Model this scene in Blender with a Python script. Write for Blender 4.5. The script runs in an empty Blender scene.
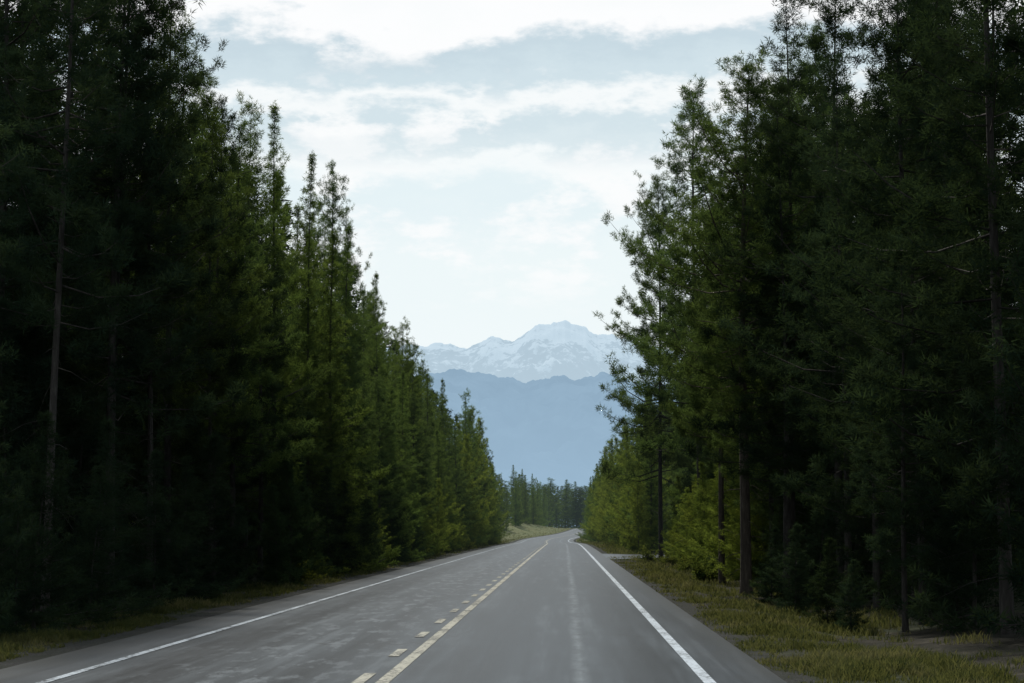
import bpy, math, random
import numpy as np
from mathutils import Vector, noise
random.seed(11)
C = bpy.context.scene.collection
F, CH, VX, VY = 2000.0, 1.6, 565.0, 528.0
PITCH, YAW = math.atan(186.5/F), math.atan(53/F)

# ------------------------------------------------------------------ helpers
def height_for(py, Y):
    return CH + Y*math.tan(PITCH + math.atan((341.5-py)/F))
def sstep(a, b, v):
    t = min(1, max(0, (v-a)/(b-a))); return t*t*(3-2*t)
def shift(y):
    return 9.0*sstep(250, 640, y) - 2.0*math.exp(-((y-345)/70.0)**2) + (0 if y < 600 else ((y-600)**2)*0.0016)
def rz(y):      # the road dips, then climbs gently to the bend
    return -.45*math.exp(-((y-300)/75.0)**2) + 1.45*sstep(370, 640, y)*(1-sstep(800, 1400, y))
def gz(x, y):
    lat = x - shift(min(y, 800))
    d = max(-lat-7.6, lat-3.2, 0)
    k = sstep(0.3, 3.0, d)
    z = rz(y)-0.02 + k*0.16*noise.noise(Vector((x*.35, y*.35, 3.1))) + k*.05*noise.noise(Vector((x*1.3, y*1.3, 7.1)))
    if lat > 3.2: z -= .12*sstep(.2, 1.5, d)*(1-sstep(2.0, 4.0, d))
    if lat < 0: z += 3.0*sstep(.4, 13, -lat-7.6)*math.exp(-((y-500)/100.0)**2)
    return z
def tri_mesh(name, V, T, mat=None, uv=None, smooth=False):
    me = bpy.data.meshes.new(name)
    V = np.asarray(V, dtype=np.float32); T = np.asarray(T, dtype=np.int32)
    me.vertices.add(len(V)); me.vertices.foreach_set('co', V.ravel())
    k = T.shape[1]
    me.loops.add(len(T)*k); me.loops.foreach_set('vertex_index', T.ravel())
    me.polygons.add(len(T)); me.polygons.foreach_set('loop_start', np.arange(0, len(T)*k, k, dtype=np.int32))
    try: me.polygons.foreach_set('loop_total', np.full(len(T), k, dtype=np.int32))
    except Exception: pass
    me.polygons.foreach_set('use_smooth', np.full(len(T), smooth, dtype=bool))
    if uv is not None:
        l = me.uv_layers.new(name='UVMap')
        l.data.foreach_set('uv', np.asarray(uv, dtype=np.float32)[T.ravel()].ravel())
    me.update(); me.validate()
    if mat: me.materials.append(mat)
    return me
def obj(name, me, parent=None):
    o = bpy.data.objects.new(name, me); C.objects.link(o)
    if parent: o.parent = parent
    return o
def tag(o, label=None, cat=None, group=None, kind=None):
    if label: o['label'] = label
    if cat: o['category'] = cat
    if group: o['group'] = group
    if kind: o['kind'] = kind
    return o
def grid_faces(nx, ny):
    i = np.arange((nx-1)*(ny-1)); a = (i//(nx-1))*nx + i % (nx-1)
    return np.stack([a, a+1, a+nx+1, a+nx], 1)

# ------------------------------------------------------------------ materials
class NT:
    def __init__(s, tree): s.t = tree; s.n = tree.nodes; s.n.clear()
    def add(s, typ): return s.n.new(typ)
    def link(s, a, b): s.t.links.new(a, b)
    def math(s, op, a, b=None, clamp=False):
        nd = s.n.new('ShaderNodeMath'); nd.operation = op; nd.use_clamp = clamp
        for i, v in enumerate((a, b)):
            if v is None: continue
            if isinstance(v, (int, float)): nd.inputs[i].default_value = v
            else: s.t.links.new(v, nd.inputs[i])
        return nd.outputs[0]
    def mix(s, f, a, b):
        nd = s.n.new('ShaderNodeMix'); nd.data_type = 'RGBA'
        for i, v in ((0, f), (6, a), (7, b)):
            if isinstance(v, bpy.types.NodeSocket): s.t.links.new(v, nd.inputs[i])
            else: nd.inputs[i].default_value = v if i == 0 else (*v[:3], 1)
        return nd.outputs[2]
    def noise(s, vec, scale, detail=4, rough=.55):
        nd = s.add('ShaderNodeTexNoise'); nd.inputs['Scale'].default_value = scale
        nd.inputs['Detail'].default_value = detail; nd.inputs['Roughness'].default_value = rough
        if vec is not None: s.link(vec, nd.inputs['Vector'])
        return nd.outputs['Fac']
    def ramp(s, fac, els, ease=False):
        nd = s.add('ShaderNodeValToRGB'); r = nd.color_ramp
        if ease: r.interpolation = 'EASE'
        while len(r.elements) < len(els): r.elements.new(.5)
        for e, (p, c) in zip(r.elements, els):
            e.position = p; e.color = (*c, 1) if not isinstance(c, (int, float)) else (c, c, c, 1)
        s.link(fac, nd.inputs[0]); return nd.outputs[0]
def newmat(name):
    m = bpy.data.materials.new(name); m.use_nodes = True
    try: m.cycles.emission_sampling = 'NONE'
    except Exception as ex: print('emission_sampling', ex)
    return m, NT(m.node_tree)
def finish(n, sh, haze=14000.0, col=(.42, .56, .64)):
    """aerial haze painted over the surface as a faint glow, growing with the distance down the valley"""
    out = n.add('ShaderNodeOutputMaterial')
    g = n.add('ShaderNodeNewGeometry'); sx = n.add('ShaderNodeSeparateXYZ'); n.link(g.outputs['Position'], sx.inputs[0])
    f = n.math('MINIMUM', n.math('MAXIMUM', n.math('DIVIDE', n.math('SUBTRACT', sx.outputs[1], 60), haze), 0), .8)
    em = n.add('ShaderNodeEmission'); em.inputs[0].default_value = (*col, 1)  # haze colour mixed into the surface as emission
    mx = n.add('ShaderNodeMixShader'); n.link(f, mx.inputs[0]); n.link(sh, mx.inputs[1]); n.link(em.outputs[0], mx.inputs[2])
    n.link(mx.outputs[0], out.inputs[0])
def foliage(name, dark, mid, light, trans=.35):
    m, n = newmat(name)
    tc = n.add('ShaderNodeTexCoord').outputs['Object']; oi = n.add('ShaderNodeObjectInfo')
    a = n.noise(tc, .8, 1)
    c = n.ramp(a, [(.36, dark), (.52, mid), (.68, light)])
    hs = n.add('ShaderNodeHueSaturation')
    n.link(c, hs.inputs['Color'])
    n.link(n.math('ADD', .70, n.math('MULTIPLY', oi.outputs['Random'], .62)), hs.inputs['Value'])
    n.link(n.math('ADD', .484, n.math('MULTIPLY', oi.outputs['Random'], .035)), hs.inputs['Hue'])
    d = n.add('ShaderNodeBsdfDiffuse'); t = n.add('ShaderNodeBsdfTranslucent')
    n.link(hs.outputs[0], d.inputs[0])
    n.link(n.mix(.5, hs.outputs[0], (light[0]*1.9, light[1]*2.0, light[2]*.9)), t.inputs[0])
    mx = n.add('ShaderNodeMixShader'); mx.inputs[0].default_value = trans
    n.link(d.outputs[0], mx.inputs[1]); n.link(t.outputs[0], mx.inputs[2])
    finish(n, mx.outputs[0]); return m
M = {}
M['dark'] = foliage('painted_shade_needles', (.009, .018, .013), (.018, .032, .020), (.035, .052, .027), .32)  # shade of the near trees put into a darker needle colour
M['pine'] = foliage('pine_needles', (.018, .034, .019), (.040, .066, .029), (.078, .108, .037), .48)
M['fir'] = foliage('fir_needles', (.021, .041, .020), (.050, .082, .030), (.102, .138, .040), .52)
M['young'] = foliage('young_pine_needles', (.038, .060, .018), (.088, .122, .030), (.165, .195, .045), .52)
M['under'] = foliage('shaded_needles', (.009, .019, .012), (.019, .036, .019), (.040, .060, .027), .36)  # understory shade put into the needle colour
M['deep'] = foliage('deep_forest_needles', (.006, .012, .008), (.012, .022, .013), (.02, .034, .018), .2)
M['shrub'] = foliage('shrub_leaves', (.028, .045, .014), (.06, .085, .022), (.12, .13, .036), .45)
M['grass'] = foliage('grass_blades', (.018, .032, .013), (.044, .058, .025), (.125, .115, .062), .4)
def bark(name, k, w=1.0):
    m, n = newmat(name)
    tc = n.add('ShaderNodeTexCoord').outputs['Object']
    mp = n.add('ShaderNodeMapping'); mp.inputs['Scale'].default_value = (9, 9, 1.6); n.link(tc, mp.inputs[0])
    a = n.noise(mp.outputs[0], 1.5, 5, .65); b = n.noise(tc, .5, 2)
    c = n.ramp(a, [(.35, (.020*k*w, .018*k, .016*k/w)), (.55, (.054*k*w, .049*k, .044*k/w)), (.7, (.112*k*w, .104*k, .095*k/w))])
    c = n.mix(n.math('MULTIPLY', b, .6), c, (.070*k*w, .065*k, .059*k/w))
    p = n.add('ShaderNodeBsdfPrincipled'); n.link(c, p.inputs['Base Color']); p.inputs['Roughness'].default_value = .9
    p.inputs['Specular IOR Level'].default_value = .15
    bp = n.add('ShaderNodeBump'); bp.inputs['Strength'].default_value = .6; bp.inputs['Distance'].default_value = .03
    n.link(a, bp.inputs['Height']); n.link(bp.outputs[0], p.inputs['Normal'])
    finish(n, p.outputs[0]); return m
M['bark'] = bark('bark', .72)
M['pale_bark'] = bark('pale_bark', .95)
M['brown_bark'] = bark('brown_bark', 1.05, 1.12)
def ground_mat():
    m, n = newmat('forest_floor')
    pos = n.add('ShaderNodeNewGeometry').outputs['Position']
    a = n.noise(pos, .25, 5); b = n.noise(pos, 3.0, 6, .7); g = n.noise(pos, 24, 3)
    c1 = n.ramp(b, [(.3, (.014, .013, .010)), (.5, (.028, .026, .019)), (.68, (.070, .062, .047))])
    c2 = n.ramp(b, [(.3, (.018, .026, .012)), (.5, (.032, .040, .019)), (.7, (.075, .074, .044))])
    c = n.mix(n.ramp(a, [(.42, 0.), (.56, 1.)]), c1, c2)
    c = n.mix(n.math('MULTIPLY', g, .35), c, (.026, .025, .019))
    sx = n.add('ShaderNodeSeparateXYZ'); n.link(pos, sx.inputs[0])
    far = n.ramp(n.math('DIVIDE', n.math('SUBTRACT', sx.outputs[1], 260), 120, True), [(0, 0.), (1, .75)])
    c = n.mix(far, c, n.mix(n.ramp(a, [(.4, 0.), (.6, 1.)]), (.10, .125, .045), (.17, .17, .075)))
    p = n.add('ShaderNodeBsdfPrincipled'); n.link(c, p.inputs['Base Color']); p.inputs['Roughness'].default_value = .95
    p.inputs['Specular IOR Level'].default_value = .1
    bp = n.add('ShaderNodeBump'); bp.inputs['Distance'].default_value = .08; n.link(b, bp.inputs['Height']); n.link(bp.outputs[0], p.inputs['Normal'])
    finish(n, p.outputs[0]); return m
M['ground'] = ground_mat()
def gravel_mat():
    m, n = newmat('gravel')
    pos = n.add('ShaderNodeNewGeometry').outputs['Position']
    v = n.add('ShaderNodeTexVoronoi'); v.inputs['Scale'].default_value = 28; n.link(pos, v.inputs['Vector'])
    b = n.noise(pos, 1.2, 5, .7)
    c = n.ramp(v.outputs['Distance'], [(.0, (.080, .080, .077)), (.5, (.046, .046, .044)), (.9, (.016, .016, .016))])
    c = n.mix(n.ramp(b, [(.4, 0.), (.62, .85)]), c, (.026, .031, .020))
    p = n.add('ShaderNodeBsdfPrincipled'); n.link(c, p.inputs['Base Color']); p.inputs['Roughness'].default_value = .95
    p.inputs['Specular IOR Level'].default_value = .1
    bp = n.add('ShaderNodeBump'); bp.inputs['Distance'].default_value = .03; bp.invert = True; n.link(v.outputs['Distance'], bp.inputs['Height']); n.link(bp.outputs[0], p.inputs['Normal'])
    finish(n, p.outputs[0]); return m
M['gravel'] = gravel_mat()
def asphalt():
    m, n = newmat('asphalt')
    uv = n.add('ShaderNodeUVMap').outputs[0]
    sx = n.add('ShaderNodeSeparateXYZ'); n.link(uv, sx.inputs[0]); u = sx.outputs[0]
    def mapped(sc):
        mp = n.add('ShaderNodeMapping'); mp.inputs['Scale'].default_value = sc; n.link(uv, mp.inputs[0]); return mp.outputs[0]
    ms, mp2, m3 = mapped((2.2, .05, 1)), mapped((1, .22, 1)), mapped((.45, .10, 1))
    streak = n.noise(ms, 1.8, 6, .7); patch = n.noise(mp2, .9, 5, .65)
    big = n.noise(m3, .9, 3, .6); agg = n.noise(uv, 90, 3, .7); blot = n.noise(mp2, 3.3, 5, .7)
    def bump_at(c, w, amt):
        d = n.math('ABSOLUTE', n.math('SUBTRACT', u, c))
        return n.math('MULTIPLY', n.math('SUBTRACT', 1.0, n.math('DIVIDE', d, w), True), amt)
    tr = n.math('ADD', bump_at(.95, .5, .6), bump_at(-.95, .5, .6))
    tr = n.math('ADD', tr, n.math('ADD', bump_at(-2.9, .5, .6), bump_at(-4.6, .5, .6)))
    f = n.math('ADD', n.math('MULTIPLY', streak, .62), n.math('MULTIPLY', patch, .30))
    f = n.math('ADD', f, n.math('MULTIPLY', big, .20))
    f = n.math('SUBTRACT', f, n.math('MULTIPLY', tr, .24))
    c = n.ramp(f, [(.36, (.009, .013, .0165)), (.46, (.018, .0245, .030)), (.56, (.036, .047, .056)), (.69, (.090, .108, .122))])
    wob = n.math('ADD', u, n.math('MULTIPLY', n.noise(ms, .7, 2), .25))
    d = n.math('ABSOLUTE', n.math('SUBTRACT', wob, .30))
    pale = n.math('SUBTRACT', 1.0, n.math('DIVIDE', d, .12), True)
    pale = n.math('MULTIPLY', pale, n.ramp(blot, [(.36, 0.), (.62, .8)]))
    c = n.mix(pale, c, (.165, .19, .205))
    lm = n.math('SUBTRACT', 1.0, n.math('DIVIDE', n.math('ABSOLUTE', n.math('SUBTRACT', u, -3.4)), 1.9), True)
    c = n.mix(n.math('MULTIPLY', lm, n.ramp(blot, [(.53, 0.), (.60, .75)])), c, (.14, .16, .175))
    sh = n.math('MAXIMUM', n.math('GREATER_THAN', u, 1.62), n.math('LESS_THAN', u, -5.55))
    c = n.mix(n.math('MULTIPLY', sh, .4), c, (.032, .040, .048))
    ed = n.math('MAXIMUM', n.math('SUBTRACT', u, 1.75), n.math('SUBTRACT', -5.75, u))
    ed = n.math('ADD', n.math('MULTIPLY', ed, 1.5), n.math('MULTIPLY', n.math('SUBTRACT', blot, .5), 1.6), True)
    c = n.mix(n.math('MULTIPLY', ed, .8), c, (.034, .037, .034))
    va = n.add('ShaderNodeVectorMath'); va.operation = 'ADD'; n.link(mapped((.30, .16, 1)), va.inputs[0])
    nz = n.add('ShaderNodeTexNoise'); nz.inputs['Scale'].default_value = 1.4; nz.inputs['Detail'].default_value = 4; n.link(uv, nz.inputs['Vector'])
    sc = n.add('ShaderNodeVectorMath'); sc.operation = 'SCALE'; sc.inputs['Scale'].default_value = .22; n.link(nz.outputs['Color'], sc.inputs[0])
    n.link(sc.outputs[0], va.inputs[1])
    vo = n.add('ShaderNodeTexVoronoi'); vo.feature = 'DISTANCE_TO_EDGE'; vo.inputs['Scale'].default_value = .8
    n.link(va.outputs[0], vo.inputs['Vector'])
    crack = n.math('MULTIPLY', n.math('LESS_THAN', vo.outputs['Distance'], .006), n.ramp(big, [(.45, 0.), (.6, 1.)]))
    c = n.mix(n.math('MULTIPLY', crack, .6), c, (.006, .007, .008))
    c = n.mix(n.math('MULTIPLY', n.ramp(agg, [(.45, 0.), (.7, 1.)]), .25), c, (.10, .118, .13))
    p = n.add('ShaderNodeBsdfPrincipled'); n.link(c, p.inputs['Base Color'])
    n.link(n.math('ADD', .28, n.math('MULTIPLY', f, .28)), p.inputs['Roughness'])
    p.inputs['Specular IOR Level'].default_value = .065
    bp = n.add('ShaderNodeBump'); bp.inputs['Strength'].default_value = .3; bp.inputs['Distance'].default_value = .006
    n.link(agg, bp.inputs['Height']); n.link(bp.outputs[0], p.inputs['Normal'])
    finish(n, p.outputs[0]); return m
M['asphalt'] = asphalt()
def paint(name, col, wear):
    m, n = newmat(name)
    pos = n.add('ShaderNodeNewGeometry').outputs['Position']
    a = n.noise(pos, 14, 5, .75); b = n.noise(pos, .8, 3)
    f = n.math('ADD', n.math('MULTIPLY', a, .7), n.math('MULTIPLY', b, .3))
    c = n.mix(n.ramp(f, [(wear, 0.), (wear+.10, 1.)]), (.04, .045, .05), col)
    p = n.add('ShaderNodeBsdfPrincipled'); n.link(c, p.inputs['Base Color']); p.inputs['Roughness'].default_value = .7
    p.inputs['Specular IOR Level'].default_value = .1
    finish(n, p.outputs[0]); return m
M['white'] = paint('white_road_paint', (.50, .56, .61), .40)
M['worn_white'] = paint('worn_white_road_paint', (.40, .45, .49), .42)
M['yellow'] = paint('faded_cream_road_paint', (.42, .41, .34), .42)

def mountain_mat(name, haze, hazef, zlo, zhi, rock, rock2, pa, pb, cut):
    m, n = newmat(name)
    g = n.add('ShaderNodeNewGeometry'); sx = n.add('ShaderNodeSeparateXYZ'); n.link(g.outputs['Position'], sx.inputs[0])
    a = n.noise(g.outputs['Position'], .0035, 6, .7); b = n.noise(g.outputs['Position'], .018, 5, .7)
    hgt = n.math('DIVIDE', n.math('SUBTRACT', sx.outputs[2], zlo), zhi-zlo)
    f = n.math('ADD', hgt, n.math('MULTIPLY', n.math('SUBTRACT', a, .5), pa))
    f = n.math('ADD', f, n.math('MULTIPLY', n.math('SUBTRACT', b, .5), pb))
    snow = n.ramp(f, [(cut, 0.), (cut+.20, 1.)])
    rk = n.mix(n.ramp(n.noise(g.outputs['Position'], .006, 6, .65), [(.40, 0.), (.62, 1.)]), rock, rock2)
    c = n.mix(snow, rk, (.76, .83, .89))
    d = n.add('ShaderNodeBsdfDiffuse'); n.link(c, d.inputs[0])
    e = n.add('ShaderNodeEmission'); e.inputs[0].default_value = (*haze, 1)  # haze painted in as emission, stronger low on the slopes
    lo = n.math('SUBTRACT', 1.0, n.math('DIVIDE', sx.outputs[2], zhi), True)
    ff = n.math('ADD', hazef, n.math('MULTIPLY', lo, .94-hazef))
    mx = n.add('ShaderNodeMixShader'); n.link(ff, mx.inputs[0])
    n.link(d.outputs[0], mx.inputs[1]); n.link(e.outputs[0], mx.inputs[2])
    o = n.add('ShaderNodeOutputMaterial'); n.link(mx.outputs[0], o.inputs[0])
    return m

# ------------------------------------------------------------------ world, sun, camera
SUN_EL, SUN_AZ = math.radians(50), math.radians(-14)
w = bpy.data.worlds.new("World"); bpy.context.scene.world = w; w.use_nodes = True
n = NT(w.node_tree)
tc = n.add('ShaderNodeTexCoord').outputs['Generated']
sx = n.add('ShaderNodeSeparateXYZ'); n.link(tc, sx.inputs[0])
sky = n.add('ShaderNodeTexSky'); sky.sky_type = 'NISHITA'; sky.sun_disc = False
sky.sun_elevation = SUN_EL; sky.sun_rotation = SUN_AZ; sky.air_density = 1.2; sky.dust_density = 2.0
nis = n.add('ShaderNodeVectorMath'); nis.operation = 'SCALE'; nis.inputs['Scale'].default_value = .08; n.link(sky.outputs[0], nis.inputs[0])
az = n.math('ARCTAN2', sx.outputs[0], sx.outputs[1]); e = sx.outputs[2]
cv = n.add('ShaderNodeCombineXYZ'); n.link(az, cv.inputs[0]); n.link(n.math('MULTIPLY', e, 2.2), cv.inputs[1])
cv.inputs[2].default_value = 2.1
n2 = n.noise(cv.outputs[0], 13, 6, .62)
ed = n.math('ADD', e, n.math('MULTIPLY', n.math('SUBTRACT', n2, .5), .075))
S = 1/.35
band = n.ramp(n.math('MULTIPLY', ed, S), [
    (0, (.86, .935, .95)), (.08*S, (.88, .95, .965)), (.13*S, (.86, .94, .955)), (.166*S, (.79, .895, .93)),
    (.180*S, (.92, .965, .975)), (.190*S, (.71, .815, .86)), (.200*S, (.66, .775, .83)), (.209*S, (.93, .965, .975)), (.219*S, (.64, .76, .82)),
    (.234*S, (.58, .70, .77)), (.245*S, (.98, .99, 1.0)), (.266*S, (.95, .975, .985)), (.290*S, (.60, .71, .77)), (.33*S, (.65, .74, .79))], True)
pu = n.math('MULTIPLY', n.ramp(n2, [(.50, 0.), (.62, 1.)], True), n.ramp(n.math('MULTIPLY', e, S), [(.10*S, 0.), (.13*S, .9), (.20*S, .7), (.26*S, 0.)]))
low = n.mix(pu, band, (.98, .99, .995))
n3 = n.noise(tc, 2.6, 2, .6)
hi = n.mix(n.ramp(n3, [(.42, .15), (.6, .95)]), nis.outputs[0], (.60, .68, .73))
col = n.mix(n.ramp(e, [(.31, 0.), (.42, 1.)]), low, hi)
bg = n.add('ShaderNodeBackground'); n.link(col, bg.inputs[0]); bg.inputs[1].default_value = 1.0
o = n.add('ShaderNodeOutputWorld'); n.link(bg.outputs[0], o.inputs[0])

sl = bpy.data.lights.new('sun', 'SUN'); sl.energy = 3.2; sl.angle = math.radians(6); sl.color = (1, .95, .86)
so = bpy.data.objects.new('sun', sl); C.objects.link(so)
sd = Vector((math.sin(SUN_AZ)*math.cos(SUN_EL), math.cos(SUN_AZ)*math.cos(SUN_EL), math.sin(SUN_EL)))
so.rotation_euler = (-sd).to_track_quat('-Z', 'Y').to_euler(); so.location = (0, 0, 60)
cd = bpy.data.cameras.new('camera'); cam = bpy.data.objects.new('camera', cd); C.objects.link(cam)
cam.location = (0, 0, CH); cam.rotation_euler = (math.pi/2+PITCH, 0, YAW)
cd.sensor_width = 36; cd.lens = F/1024*36; cd.clip_end = 60000; cd.clip_start = .1
bpy.context.scene.camera = cam
vs = bpy.context.scene.view_settings; vs.view_transform = 'Standard'; vs.look = 'None'; vs.exposure = 0

# ------------------------------------------------------------------ ground
def spread(a, b, step, far, grow=1.25):
    xs = list(np.arange(a, b+1e-6, step)); s = step
    r = [xs[-1]]
    while r[-1] < far: s *= grow; r.append(r[-1]+s)
    l = [xs[0]]; s = step
    while l[-1] > -far: s *= grow; l.append(l[-1]-s)
    return np.array(sorted(set(l[1:] + xs + r[1:])))
gx = spread(-26, 26, .6, 22000, 1.22)
gy = np.concatenate([-np.geomspace(3000, 12, 16), np.arange(-10, 130, 1.4), np.arange(132, 720, 4), np.geomspace(724, 22000, 34)])
GX, GY = np.meshgrid(gx, gy)
GZ = np.array([[gz(x, y) if abs(x) < 400 and y < 1500 else rz(y)-.02 for x in gx] for y in gy])
me = tri_mesh('ground', np.stack([GX.ravel(), GY.ravel(), GZ.ravel()], 1), grid_faces(len(gx), len(gy)), M['ground'], smooth=True)
tag(obj('ground', me), kind='structure')

def cross(y):
    dx = (shift(y+1)-shift(y-1))/2; L = math.hypot(dx, 1)
    return shift(y), 1/L, -dx/L
def strip(name, u0, u1, z0, z1, mat, ya=-60, yb=700, step=4, cols=2, parent=None):
    yy = np.arange(ya, yb+.001, step); us = np.linspace(u0, u1, cols)
    V, UV = [], []
    for y in yy:
        c, nx, ny = cross(y)
        for k, u in enumerate(us):
            t = k/(cols-1); V.append((c+u*nx, y+u*ny, rz(y+u*ny)+z0+(z1-z0)*t)); UV.append((u, y))
    return obj(name, tri_mesh(name, V, grid_faces(cols, len(yy)), mat, UV), parent)
road = tag(strip('road', -6.42, 2.30, 0, 0, M['asphalt'], cols=12), kind='structure')
tag(strip('gravel_shoulder', -7.1, -6.40, -.012, -.004, M['gravel']), kind='structure')
tag(strip('gravel_shoulder', 2.28, 2.65, -.004, -.012, M['gravel']), kind='structure')
strip('edge_line', -5.48, -5.37, .006, .006, M['worn_white'], parent=road)
strip('edge_line', 1.43, 1.56, .006, .006, M['white'], parent=road)
strip('centre_line', -1.97, -1.83, .006, .006, M['yellow'], parent=road)
dash_me = tri_mesh('lane_dash', [(-.065, -.75, 0), (.065, -.75, 0), (.065, .75, 0), (-.065, .75, 0)], [(0, 1, 2, 3)], M['yellow'])
y = 3.9
while y < 330:
    c, nx, ny = cross(y)
    d = obj('lane_dash', dash_me, road); d.location = (c-2.15, y, rz(y)+.008); d.rotation_euler = (math.atan(rz(y+.5)-rz(y-.5)), 0, math.atan2(ny, nx)); y += 4.4
V = [(2.2, 103, .004), (2.2, 126, .004), (4.2, 108, .004), (4.2, 122, .004), (7.5, 109.5, .02), (7.5, 120.5, .02), (60, 112, .12), (60, 122, .12)]
me = tri_mesh('side_road', V, [(0, 2, 3, 1), (2, 4, 5, 3), (4, 6, 7, 5)], M['asphalt'], [(v[0]*.2-4, v[1]) for v in V])
tag(obj('side_road', me), kind='structure')

# ------------------------------------------------------------------ mountains
def mountains(name, pts, Y0, D, amp, sc, mat, seed, jag, nx=620, ny=120, xr=9000):
    s = np.linspace(-1, 1, nx); xs = xr*(.13*s+.87*s**3)
    us = np.linspace(-1, 1, ny); us = np.sign(us)*np.abs(us)**1.25
    P = np.array(pts, float); V = []
    for u in us:
        for x in xs:
            px = VX+F*x/Y0
            py = np.interp(px, P[:, 0], P[:, 1])
            py -= jag*noise.fractal(Vector((px*.07, seed, 0)), .8, 2.2, 4)
            if px < P[0, 0] or px > P[-1, 0]: py += 30*noise.noise(Vector((x*.0006, seed, 0)))
            Hr = height_for(py, Y0)
            y = Y0 + D*(u + .12*noise.noise(Vector((x*.0012, seed, 5)))*(1-abs(u)))
            q = Vector((x*sc, y*sc, seed))
            rg = noise.ridged_multi_fractal(q, 1.0, 2.1, 6, 1.0, 2.0)-1.0
            t = 1-abs(u)
            h = Hr*t**1.3 + amp*rg*(math.sin(math.pi*min(1, t))*.9+.05*t)
            h += amp*.10*t*noise.fractal(q*6, 1.0, 2.0, 4)
            V.append((x, y, max(h, -30 if t < .02 else -5)))
    return tag(obj(name, tri_mesh(name, V, grid_faces(nx, ny), mat, smooth=True)), kind='structure')
far_pts = [(-600, 420), (0, 400), (300, 356), (400, 345), (425, 341), (438, 338), (450, 341), (466, 346), (476, 341), (490, 333), (500, 336), (512, 337), (524, 332), (534, 328),
           (544, 325), (552, 322), (560, 322), (566, 320), (574, 321), (582, 325), (590, 329), (598, 332), (606, 331), (625, 335), (660, 346), (760, 375), (1100, 400), (1700, 430)]
near_pts = [(-900, 430), (0, 415), (300, 388), (400, 380), (425, 377), (440, 372), (455, 370), (470, 373), (490, 371), (510, 378), (525, 382), (540, 379), (555, 375), (575, 379), (590, 375), (605, 372), (620, 378), (700, 392), (1100, 420), (1900, 440)]
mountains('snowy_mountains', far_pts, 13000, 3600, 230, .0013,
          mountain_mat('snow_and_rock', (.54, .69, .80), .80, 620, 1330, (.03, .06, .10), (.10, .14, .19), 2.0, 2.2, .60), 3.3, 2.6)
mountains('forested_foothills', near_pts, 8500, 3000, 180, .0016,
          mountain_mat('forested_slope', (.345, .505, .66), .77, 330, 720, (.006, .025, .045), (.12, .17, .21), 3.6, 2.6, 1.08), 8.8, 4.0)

# ------------------------------------------------------------------ trees
def tube(pts, radii, sides, V, T):
    b = len(V); pts = [np.asarray(p, float) for p in pts]
    for i, (p, r) in enumerate(zip(pts, radii)):
        d = pts[min(i+1, len(pts)-1)]-pts[max(i-1, 0)]; d /= np.linalg.norm(d)+1e-9
        a = np.cross(d, (1, 0, 0) if abs(d[0]) < .8 else (0, 1, 0)); a /= np.linalg.norm(a); c = np.cross(d, a)
        for k in range(sides):
            t = 2*math.pi*k/sides; V.append(p+r*(a*math.cos(t)+c*math.sin(t)))
    for i in range(len(pts)-1):
        for k in range(sides):
            q = b+i*sides; k2 = (k+1) % sides
            T.append((q+k, q+k2, q+sides+k)); T.append((q+k2, q+sides+k2, q+sides+k))
def needles(r, Cn, Dn, Sz, K, w, spreadf=.5):
    n_ = len(Cn)*K
    c = np.repeat(Cn, K, 0); d = np.repeat(Dn, K, 0); s = np.repeat(Sz, K)
    rv = r.normal(size=(n_, 3)); rv /= np.linalg.norm(rv, axis=1)[:, None]
    nd = d*spreadf+rv; nd /= np.linalg.norm(nd, axis=1)[:, None]+1e-9
    sd_ = np.cross(nd, r.normal(size=(n_, 3))); sd_ /= np.linalg.norm(sd_, axis=1)[:, None]+1e-9
    L = s*r.uniform(.6, 1.25, n_); c = c+rv*(s*.3)[:, None]+d*(r.uniform(-.5, .5, n_)*s)[:, None]
    a = c-sd_*(w*s*.5)[:, None]; b = c+sd_*(w*s*.5)[:, None]; t = c+nd*L[:, None]
    return np.stack([a, b, t], 1).reshape(-1, 3), np.arange(n_*3).reshape(-1, 3)
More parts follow.
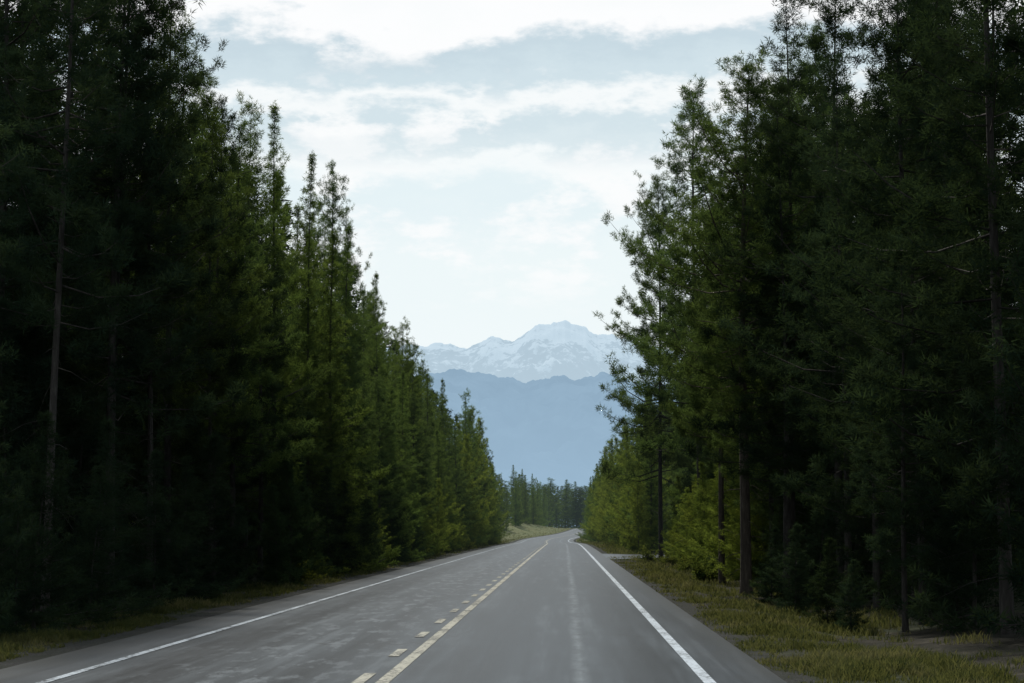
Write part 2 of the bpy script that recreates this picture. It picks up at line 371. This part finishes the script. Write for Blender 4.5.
def tree_geo(seed, H, base, R, kind, nb, step, K, size, w, dead=0, tr=.0065):
    r = np.random.default_rng(seed)
    lean = r.normal(0, .005, 2); ph = r.uniform(0, 6, 2)
    def axis(z):
        t = z/H; return np.array([lean[0]*z+.14*math.sin(t*4+ph[0])*t, lean[1]*z+.14*math.sin(t*4+ph[1])*t, z])
    TV, TT = [], []
    zs = [-.25, 0, .25, .8]+list(np.linspace(1.6, H*.99, 11))
    r0 = H*tr
    rad = [r0*1.45, r0*1.3, r0*1.12, r0]+[r0*(1-.94*(z/H)**1.1) for z in zs[4:]]
    tube([axis(z) for z in zs], rad, 8, TV, TT)
    Cn, Dn, Sz = [], [], []
    sect = r.uniform(0, 6.28); up = np.array([0, 0, 1.])
    for i in range(nb):
        t = ((i+r.uniform(0, 1))/nb)**(.92 if kind == 'pine' else 1.0); t = min(t, .985)
        z = H*(base+(1-base)*t)
        if kind == 'fir': pr = (1-t)**.92*.96+.04; el = math.radians(-16+34*t+r.normal(0, 8)); va = (.5, 1.18)
        elif kind == 'young': pr = min(1, .75+t)*(1-t)**.75+.05; el = math.radians(5+42*t+r.normal(0, 10)); va = (.5, 1.15)
        else:
            pr = min(1, .6+1.6*t)*(1-t)**.66+.05; el = math.radians(-8+46*t+r.normal(0, 13)); va = (.36, 1.25)
        az = i*2.4+r.normal(0, .5)
        cl = 1+(.28*math.sin(az+sect+z*.5)+.28*math.sin(z*1.9+sect*2) if kind == 'pine' else .2*math.sin(az+sect+z*.4)+.2*math.sin(z*2.0+sect))
        L = max(.12, R*pr*cl*r.uniform(*va))
        dh = np.array([math.cos(az), math.sin(az), 0]); sd_ = np.array([-math.sin(az), math.cos(az), 0])
        p0 = axis(z); crv = .24
        def P(s): return p0+dh*L*s*math.cos(el)+up*L*(s*math.sin(el)+crv*s*s-(.08*math.sin(math.pi*s)))
        br = max(.005, .012*L)
        tube([P(s) for s in (0, .35, .7, .97)], [br, br*.75, br*.5, br*.2], 3, TV, TT)
        nt = max(4, int(L/step)); sz = size*(1-.25*t)
        if kind == 'pine':
            ncl = max(2, int(L/.30)+1); cs = [min(1, r.uniform(.10, 1)**.65) for _ in range(ncl-1)]+[1.0]
            cc = [P(s)+sd_*r.normal(0, .28*L*(1.12-s)+.04)+up*r.normal(.04, .07) for s in cs]
            cr = [r.uniform(.07, .14) for s in cs]
            for q in range(nt):
                c0 = cc[q % ncl]; Cn.append(c0+r.normal(0, cr[q % ncl], 3)*(1, 1, .7)); Dn.append(dh*.6+up*.8); Sz.append(sz*r.uniform(.75, 1.25))
        else:
            for _ in range(nt):
                s = r.uniform(.12, 1.0); lw = .28*L*(1.05-s)+.03; la = r.normal(0, lw)
                Cn.append(P(s)+sd_*la+up*r.normal(.02, .05)-dh*abs(la)*.3); Dn.append(dh*.8+up*.3+sd_*np.sign(la)*.5); Sz.append(sz*r.uniform(.75, 1.2))
    for z in np.linspace(H*.95, H*1.0, 6):
        Cn.append(axis(z)); Dn.append(up); Sz.append(size*.7)
    for i in range(dead):
        z = r.uniform(.05, max(base, .12))*H; az = r.uniform(0, 6.28); L = r.uniform(.3, 1.2); p0 = axis(z)
        q = np.array([math.cos(az), math.sin(az), r.normal(-.15, .2)])
        tube([p0, p0+q*L*.5, p0+q*L+np.array([0, 0, -.15*L])], [.014, .009, .003], 3, TV, TT)
    NV, NF = needles(r, np.array(Cn), np.array(Dn), np.array(Sz), K, w)
    return np.array(TV), np.array(TT), NV, NF
VAR = {}
def variant(key, seed, H, base, R, kind, mat, nb=150, step=.055, K=18, size=.165, w=.155, dead=0, tr=.0065, bk='bark'):
    tv, tt, nv, nf = tree_geo(seed, H, base, R, kind, nb, step, K, size, w, dead, tr)
    cm = tri_mesh(key+'_crown', nv, nf, M[mat]); shade_cm = cm.copy(); shade_cm.materials[0] = M['dark']
    VAR[key] = (H, tri_mesh(key+'_trunk', tv, tt, M[bk], smooth=True), cm, shade_cm)
variant('tall0', 1, 17, .22, 2.3, 'pine', 'pine', nb=132, step=.048, dead=14)
variant('tall1', 2, 17, .16, 2.4, 'pine', 'pine', nb=132, step=.048, dead=10)
variant('tall3', 21, 17, .09, 2.4, 'pine', 'fir', nb=137, step=.048, dead=6)
variant('tall2', 3, 18, .32, 2.2, 'pine', 'pine', nb=120, step=.048, dead=26, tr=.0052, bk='pale_bark')
variant('wide0', 4, 17, .22, 3.4, 'pine', 'pine', nb=195, step=.048, dead=10, tr=.0070)
variant('wide1', 5, 17, .24, 3.0, 'pine', 'pine', nb=180, step=.048, dead=14, tr=.0075)
variant('wide2', 24, 17, .33, 3.1, 'pine', 'pine', nb=165, step=.048, dead=18, tr=.0098, bk='brown_bark')
variant('fir0', 6, 15, .03, 2.3, 'fir', 'fir', nb=180)
variant('fir1', 7, 15, .04, 2.0, 'fir', 'fir', nb=165)
variant('fir2', 8, 15, .03, 2.8, 'fir', 'fir', nb=185, step=.065)
variant('young0', 9, 8, .03, 2.0, 'young', 'young', nb=110, step=.065)
variant('young1', 10, 8, .04, 1.7, 'young', 'young', nb=100, step=.065)
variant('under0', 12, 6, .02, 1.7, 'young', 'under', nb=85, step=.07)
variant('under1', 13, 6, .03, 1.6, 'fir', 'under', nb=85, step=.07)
KN = {'tal': ('pine_tree', 'pine tree'), 'wid': ('pine_tree', 'pine tree'), 'fir': ('fir_tree', 'fir tree'), 'you': ('young_pine_tree', 'pine tree'), 'und': ('young_pine_tree', 'pine tree')}
trees = []
def plant(key, x, y, H, label, group=None, wide=1.0):
    H0, tm, cm, shade_cm = VAR[key]; nm, cat = KN[key[:3]]
    o = bpy.data.objects.new(nm, None); C.objects.link(o); o.empty_display_size = .3
    o.location = (x, y, gz(x, y)); s = H/H0
    ws = s**.7*wide*random.uniform(.9, 1.1)
    o.scale = (ws, ws, s); o.rotation_euler.z = random.uniform(0, 6.28)
    tag(o, label, cat, group)
    near = y < random.uniform(48, 64) and key[:3] != 'you'  # near trees get the crown with shade painted into its colour
    obj('trunk', tm, o); obj('crown', shade_cm if near else cm, o); trees.append(o)
    return o
L_SKY = np.array([(-400, -500), (120, -220), (160, -40), (182, 30), (205, 95), (272, 105), (305, 150), (330, 168), (345, 213), (375, 273), (405, 325), (430, 358), (445, 380), (468, 394), (482, 418), (494, 462), (500, 474), (560, 476), (600, 474)], float)
R_SKY = np.array([(586, 490), (594, 470), (604, 445), (620, 420), (640, 400), (641, 250), (655, 190), (675, 172), (705, 90), (735, 65), (765, 38), (790, 5), (815, 2), (838, -20), (852, 35), (872, 60), (892, 45), (905, -10), (950, -150), (1100, -400)], float)
def allowed(x, y, side):
    px = VX+F*x/y; A = L_SKY if side < 0 else R_SKY
    return height_for(np.interp(px, A[:, 0], A[:, 1]), y)
placed = []
def ok(x, y, d):
    return all((x-a)**2+(y-b)**2 > d*d for a, b in placed)
keys = [
 (110, -120, -9.6, 'tall0', 1.1, 'tall dark pine at the left whose top leaves the frame above the bright cloud'),
 (166, -30, -10.0, 'tall1', 1.0, 'pine left of the sky gap that reaches the top edge of the photo'),
 (214, 98, -9.6, 'tall0', .85, 'first full treetop below the tall left pines, beside the grey cloud'),
 (242, 104, -10.6, 'tall3', .85, 'slim tree just left of the highest spire among the lower left treetops'),
 (272, 102, -9.8, 'fir1', 1., 'slender spire-topped fir standing highest among the lower left treetops'),
 (307, 150, -9.2, 'fir0', .9, 'narrow fir a step lower, just right of the highest spire on the left'),
 (328, 166, -10.2, 'tall0', .8, 'loose-topped pine on the left, right above the middle of the left tree wall'),
 (346, 212, -9.2, 'tall1', .85, 'pine on the left whose tip stands level with the small white cloud puff'),
 (375, 272, -9.4, 'fir2', .8, 'sunlit fir halfway down the falling left skyline'),
 (404, 324, -9.3, 'tall3', .9, 'green pine on the left whose tip stands just above the snowy range'),
 (441, 378, -9.5, 'fir2', .8, 'fir on the left whose tip meets the foot of the snowy range'),
 (467, 392, -9.3, 'tall3', .9, 'pine on the left in front of the blue foothills'),
 (481, 416, -9.0, 'fir2', .8, 'second last fir at the far end of the left tree wall'),
 (493, 458, -8.7, 'fir0', 1., 'last and smallest looking fir ending the left tree wall by the road bend'),
 (660, 180, 4.9, 'wide0', 1.0, 'broad pine on the right whose branches reach furthest over the road'),
 (700, 92, 5.4, 'wide1', 1.05, 'second broad pine from the sky gap on the right, with a ragged top'),
 (744, 62, 4.75, 'wide2', .95, 'right roadside pine with a thick brown trunk at the grass edge'),
 (790, 2, 6.2, 'tall1', 1.15, 'pine with the tallest full top visible on the right side'),
 (838, -30, 6.6, 'tall0', 1., 'slim pine right of the tallest full top, reaching out of the frame'),
 (912, -60, 6.8, 'wide1', .95, 'big dark pine right of the small sky notch at the upper right'),
 (1000, -260, 6.9, 'tall3', 1.2, 'nearest dark pine at the right edge of the photo'),
]
for px, py, lat, v, wd, lab in keys:
    y = lat*F/(px-VX); x = lat+shift(y); placed.append((x, y))
    plant(v, x, y, min(24, height_for(py, y)), lab, None, wd)
for px, lat, v, lab in [(46, -9.6, 'tall2', 'pine with a bare trunk near the left edge of the photo'),
                        (108, -9.8, 'tall2', 'second pine with a bare trunk in from the left edge'),
                        (150, -9.2, 'tall2', 'third pine with a bare trunk in from the left edge, among dense crowns'),
                        (212, -9.0, 'tall2', 'fourth bare trunk from the left edge, under the first full lower treetop')]:
    y = lat*F/(px-VX)
    for q in (-1.0, 0, 1.0): placed.append((lat, y+q))
    plant(v, lat, y, min(18, allowed(lat, y, -1)*.97), lab, None, .95)
y = 4.9*F/(720-VX); placed.append((4.9, y)); plant('wide2', 4.9, y, 12.5, 'smaller brown-trunked pine just left of the thick brown trunk on the right', None, .75)
nkeys = len(trees)

def row(lat, y0, y1, step, side, kinds, jit, lab, group, lo=.72, hi=.97, cap=21, mind=1.6, track=True):
    y = y0
    while y < y1:
        yy = y+random.uniform(-.35, .35)*step; x = lat+random.uniform(-jit, jit)+shift(yy)
        y += step*random.uniform(.85, 1.15)
        if side > 0 and 105 < yy < 125: continue
        if not ok(x, yy, mind): continue
        H = min(cap*random.uniform(.8, 1), allowed(x, yy, side)*random.uniform(lo, hi))
        if H < 1.2: continue
        if track: placed.append((x, yy))
        plant(random.choice(kinds), x, yy, H, lab, group)
row(-9.7, 31, 72, 2.9, -1, ['tall1', 'tall3', 'fir2', 'tall0', 'tall1'], .7, 'one of the dark pines and firs crowded in the near left forest front', 'near left forest front', .70, .96, 17)
row(-12.9, 40, 82, 4.2, -1, ['tall0', 'tall1', 'fir2'], 1.1, 'one of the tall pines standing behind the near left forest front', 'second rank of the near left forest', .85, .98)
row(-9.1, 72, 150, 2.9, -1, ['tall3', 'fir2', 'tall3', 'tall1', 'fir1', 'fir0', 'tall0'], .8, 'one of the green firs and pines along the middle of the left roadside', 'middle of the left roadside trees', .58, .98, 17)
row(-12.4, 90, 200, 7.0, -1, ['tall3', 'tall0', 'fir2'], 1.1, 'one of the trees rising behind the middle of the left roadside', 'second rank of the middle left trees', .85, .97)
row(-9.0, 150, 262, 3.4, -1, ['fir2', 'tall3', 'tall1', 'young0', 'tall1'], .7, 'one of the small looking trees at the far end of the left tree wall', 'far end of the left tree wall', .58, .98, 16)
row(-8.3, 28, 120, 2.5, -1, ['under0', 'under1', 'under0'], .5, 'one of the low dark young pines at the near left road edge', 'low dark young pines at the near left road edge', .08, .32, 4.4, .5, False)
row(-8.1, 84, 250, 4.6, -1, ['young0', 'young1'], .4, 'one of the low sunlit young pines further along the left road edge', 'low sunlit young pines at the left road edge', .15, .42, 5.8, 1.0, False)
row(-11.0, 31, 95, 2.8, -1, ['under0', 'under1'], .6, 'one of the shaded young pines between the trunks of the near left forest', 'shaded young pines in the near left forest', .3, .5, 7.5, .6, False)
row(-17.0, 275, 640, 7, -1, ['fir0', 'tall3', 'fir2'], 2.5, 'one of the hazy trees behind the grassy bank beyond the left tree wall', 'trees behind the far left bank', .6, 1.0, 14)
row(5.9, 31, 66, 2.8, 1, ['tall1', 'tall0', 'wide1', 'tall3', 'tall1'], .5, 'one of the dark pines crowded in the near right forest front', 'near right forest front', .6, .95, 17)
row(7.2, 66, 103, 3.4, 1, ['tall1', 'tall0', 'wide1', 'tall3'], .7, 'one of the pines just behind the broad right pines', 'end of the near right forest', .6, .92, 17)
row(9.6, 31, 102, 3.6, 1, ['tall0', 'tall1', 'wide1', 'tall1'], 1.1, 'one of the tall pines standing behind the near right forest front', 'second rank of the near right forest', .85, .98)
row(6.6, 29, 66, 2.1, 1, ['under0', 'under1'], 1.1, 'one of the shaded young pines between the trunks of the near right forest', 'shaded young pines in the near right forest', .15, .48, 6.8, .6, False)
row(7.6, 60, 103, 2.4, 1, ['under0', 'young1', 'young0', 'under1'], 1.1, 'one of the young pines behind the trunks of the broad right pines', 'young pines behind the broad right pines', .22, .48, 6.5, .6, False)
row(4.6, 25, 48, 2.2, 1, ['under0', 'under1'], .4, 'one of the knee to head high dark young pines edging the right verge', 'low young pines edging the right verge', .04, .15, 2.2, .5, False)
row(5.5, 60, 103, 2.7, 1, ['young0', 'young1', 'young0'], .5, 'one of the small bright young pines under the broad right pines', 'bright young pines under the broad right pines', .10, .32, 4.4, .8, False)
row(13, 60, 104, 5, 1, ['fir2', 'tall1'], 1.4, 'one of the tall pines deep in the near right forest', 'deep rank of the near right forest', .8, .97)
row(5.4, 124, 240, 3.2, 1, ['young0', 'young1', 'fir0', 'tall3', 'young0'], .8, 'one of the sunlit green trees in front beyond the side road', 'front trees beyond the side road', .55, 1.0, 12)
row(9.5, 126, 220, 5.0, 1, ['tall1', 'fir0', 'tall3'], 1., 'one of the trees in the second rank beyond the side road', 'second rank beyond the side road', .9, 1.0, 14)
row(5.2, 242, 600, 6.0, 1, ['young0', 'fir0', 'tall3', 'fir2'], .8, 'one of the small looking trees at the far right of the road before the bend', 'far right roadside trees', .8, 1.05, 16)
for k in range(56):
    y = random.uniform(655, 740); x = -34+k*1.4+random.uniform(-.9, .9)
    plant(random.choice(['fir2', 'tall3', 'fir2', 'wide1', 'wide0']), x, y, random.choice([8, 11, 13, 15, 16, 18])*random.uniform(.9, 1.05), 'one of the hazy trees in the distant belt closing the road below the foothills', 'distant tree belt', 2.1)

proto = [tree_geo(50+i, 17, .05, 2.5, 'fir' if i % 2 else 'pine', 75, .16, 9, .32, .34) for i in range(4)]
def mass(name, spots, label, wd=1.0):
    NVs, NTs, TVs, TTs, a, b = [], [], [], [], 0, 0
    for x, y, H in spots:
        tv, tt, nv, nf = proto[random.randrange(4)]
        th = random.uniform(0, 6.28); c, s = math.cos(th)*wd, math.sin(th)*wd; k = H/17
        Rm = np.array([[c*k, -s*k, 0], [s*k, c*k, 0], [0, 0, k]]); p = np.array([x, y, gz(x, y) if y < 1500 else 0])
        NVs.append(nv@Rm.T+p); NTs.append(nf+a); a += len(nv)
        TVs.append(tv@Rm.T+p); TTs.append(tt+b); b += len(tv)
    V = np.concatenate(NVs+TVs); nN = len(np.concatenate(NTs)); T = np.concatenate(NTs+[t+a for t in TTs])
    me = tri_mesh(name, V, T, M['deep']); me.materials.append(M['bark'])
    mi = np.zeros(len(T), dtype=np.int32); mi[nN:] = 1; me.polygons.foreach_set('material_index', mi)
    return tag(obj(name, me), label, 'forest', kind='stuff')
sp = []
for y in np.arange(-46, 7, 5):
    for lat in (-9.5, -14, 7.5, 11.5): sp.append((lat+random.uniform(-1, 1), y+random.uniform(-2, 2), random.uniform(18, 23)))
mass('forest', sp, 'unseen tall forest around the camera, added to shade the near road', 1.0)  # out of view, tall trees added to keep light off the near road
sp = []
for y in np.arange(38, 270, 7):
    for lat in (-15.5, -21, -27):
        x = lat+random.uniform(-2, 2); yy = y+random.uniform(-3, 3); sp.append((x, yy, min(20, allowed(x, yy, -1)*.84)))
mass('forest', sp, 'deep shaded forest behind the left roadside trees', 1.2)
sp = []
for y in np.arange(36, 420, 8):
    for lat in (14, 20, 26):
        x = lat+random.uniform(-2, 2)+shift(y); yy = y+random.uniform(-3, 3)
        if 104 < yy < 128: continue
        H = min(20, allowed(x, yy, 1)*.86)
        if H > 3: sp.append((x, yy, H))
mass('forest', sp, 'deep shaded forest behind the right roadside trees', 1.2)
sp = [(random.uniform(-110, 130), random.uniform(770, 900), random.uniform(13, 18)) for _ in range(170)]
mass('forest', sp, 'far hazy woods beyond the distant tree belt', 1.7)

# ------------------------------------------------------------------ shrubs
def shrub_mesh(seed, R):
    r = np.random.default_rng(seed); V, T = [], []; Cn, Dn, Sz = [], [], []
    for i in range(14):
        az = r.uniform(0, 6.28); L = R*r.uniform(.45, 1.35); el = math.radians(r.uniform(15, 80))
        d = np.array([math.cos(az)*math.cos(el), math.sin(az)*math.cos(el), math.sin(el)])
        tube([d*0-np.array([0, 0, .05]), d*L*.5+np.array([0, 0, .05]), d*L], [.012, .008, .003], 3, V, T)
        for s in r.uniform(.25, 1.08, 20):
            Cn.append(d*L*s+r.normal(0, .10*R, 3)); Dn.append(d); Sz.append(.10*r.uniform(.7, 1.2))
    nv, nf = needles(r, np.array(Cn), np.array(Dn), np.array(Sz), 6, .5)
    nv[:, 2] = np.maximum(nv[:, 2], .0)
    return tri_mesh('shrub_stems', V, T, M['bark']), tri_mesh('shrub_leaves', nv, nf, M['shrub'])
SH = [shrub_mesh(70+i, .8) for i in range(4)]
def shrub(x, y, s, label, group):
    o = bpy.data.objects.new('roadside_shrub', None); C.objects.link(o); o.empty_display_size = .2
    o.location = (x, y, gz(x, y)); o.scale = (s*1.2, s*1.2, s); o.rotation_euler.z = random.uniform(0, 6.28)
    tag(o, label, 'shrub', group); a, b = random.choice(SH); obj('stems', a, o); obj('leaves', b, o)
for k in range(30):
    y = 60+k*6.3+random.uniform(-2, 2); shrub(-7.7+random.uniform(-.5, .2)+shift(y), y, random.uniform(.35, 1.1), 'one of the low leafy shrubs between the left road edge and the firs', 'shrubs along the left road edge')
for k in range(14):
    y = 66+k*9+random.uniform(-3, 3)
    if 104 < y < 124: continue
    shrub(4.4+random.uniform(-.3, .6)+shift(y), y, random.uniform(.4, .9), 'one of the low leafy shrubs at the foot of the right roadside trees', 'shrubs along the right roadside')

# ------------------------------------------------------------------ grass
def grass(name, n_, la, lb, ya, yb, hh, label, edge):
    r = np.random.default_rng(n_)
    q = r.random(n_); y = 1/((1/ya)*(1-q)+(1/yb)*q)
    lat = la+(lb-la)*r.random(n_)
    x = lat+np.array([shift(v) for v in y])
    cl = np.array([noise.noise(Vector((a*.8, b*.5, 2.2)))+.6*noise.noise(Vector((a*2.9, b*2.0, 5.2))) for a, b in zip(x, y)])
    ed = np.clip(np.abs(lat-edge)/.7, 0, 1); far = np.clip((np.abs(lat-edge)-1.2)/2.0, 0, 1)
    keep = cl+ed*.3-far*.35 > r.uniform(-.2, .7, n_)
    x, y, cl, ed = x[keep], y[keep], cl[keep], ed[keep]; m = len(x)
    z = np.array([gz(a, b) for a, b in zip(x, y)])
    c = np.stack([x, y, z-.01], 1)
    h = hh*r.uniform(.3, 1.2, m)*(.3+1.2*np.clip(cl+.3, 0, 1))*(.5+.5*ed)
    wdt = np.minimum(.004+y*.00018, .035)
    az = r.uniform(0, 6.28, m); sd_ = np.stack([np.cos(az), np.sin(az), az*0], 1)*wdt[:, None]
    ln = r.normal(0, .42, (m, 2))*h[:, None]
    mid = c+np.stack([ln[:, 0]*.35, ln[:, 1]*.35, h*.6], 1); tip = c+np.stack([ln[:, 0], ln[:, 1], h], 1)
    V = np.stack([c-sd_, c+sd_, mid+sd_*.7, mid-sd_*.7, tip], 1).reshape(-1, 3); b = np.arange(m)[:, None]*5
    T = np.concatenate([b+np.array([0, 1, 2]), b+np.array([0, 2, 3]), b+np.array([3, 2, 4])])
    tag(obj(name, tri_mesh(name, V, T, M['grass'])), label, 'grass', kind='stuff')
grass('grass', 120000, 2.30, 6.2, 17, 110, .15, 'patchy green and straw coloured grass on the right verge', 2.30)
grass('grass', 45000, -8.8, -6.8, 24, 265, .15, 'rough green and straw coloured grass along the left road edge', -6.8)
grass('grass', 14000, 2.7, 6.0, 124, 420, .25, 'grass on the right verge beyond the side road', 2.7)
grass('grass', 20000, -22, -7, 270, 640, .22, 'pale grass on the far left bank', -7.)

# leave out the trees of the inner ranks that nothing in the photograph shows
bpy.context.view_layer.update()
dg = bpy.context.evaluated_depsgraph_get(); R3 = cam.matrix_world.to_3x3(); org = cam.location.copy()
seen = {}
for j in range(2, 683, 5):
    for i in range(2, 1024, 5):
        d = R3 @ Vector((i-512, 341.5-j, -F)); d.normalize()
        hit, loc, nn, idx, ob, mw = bpy.context.scene.ray_cast(dg, org, d)
        if hit:
            top = ob
            while top.parent: top = top.parent
            seen[top.name] = seen.get(top.name, 0)+1
gone = 0
for k, t in enumerate(trees):
    if k < nkeys or t.name in seen: continue
    for c in list(t.children): bpy.data.objects.remove(c)
    bpy.data.objects.remove(t); gone += 1
print('TREES', len(trees), 'left out', gone)
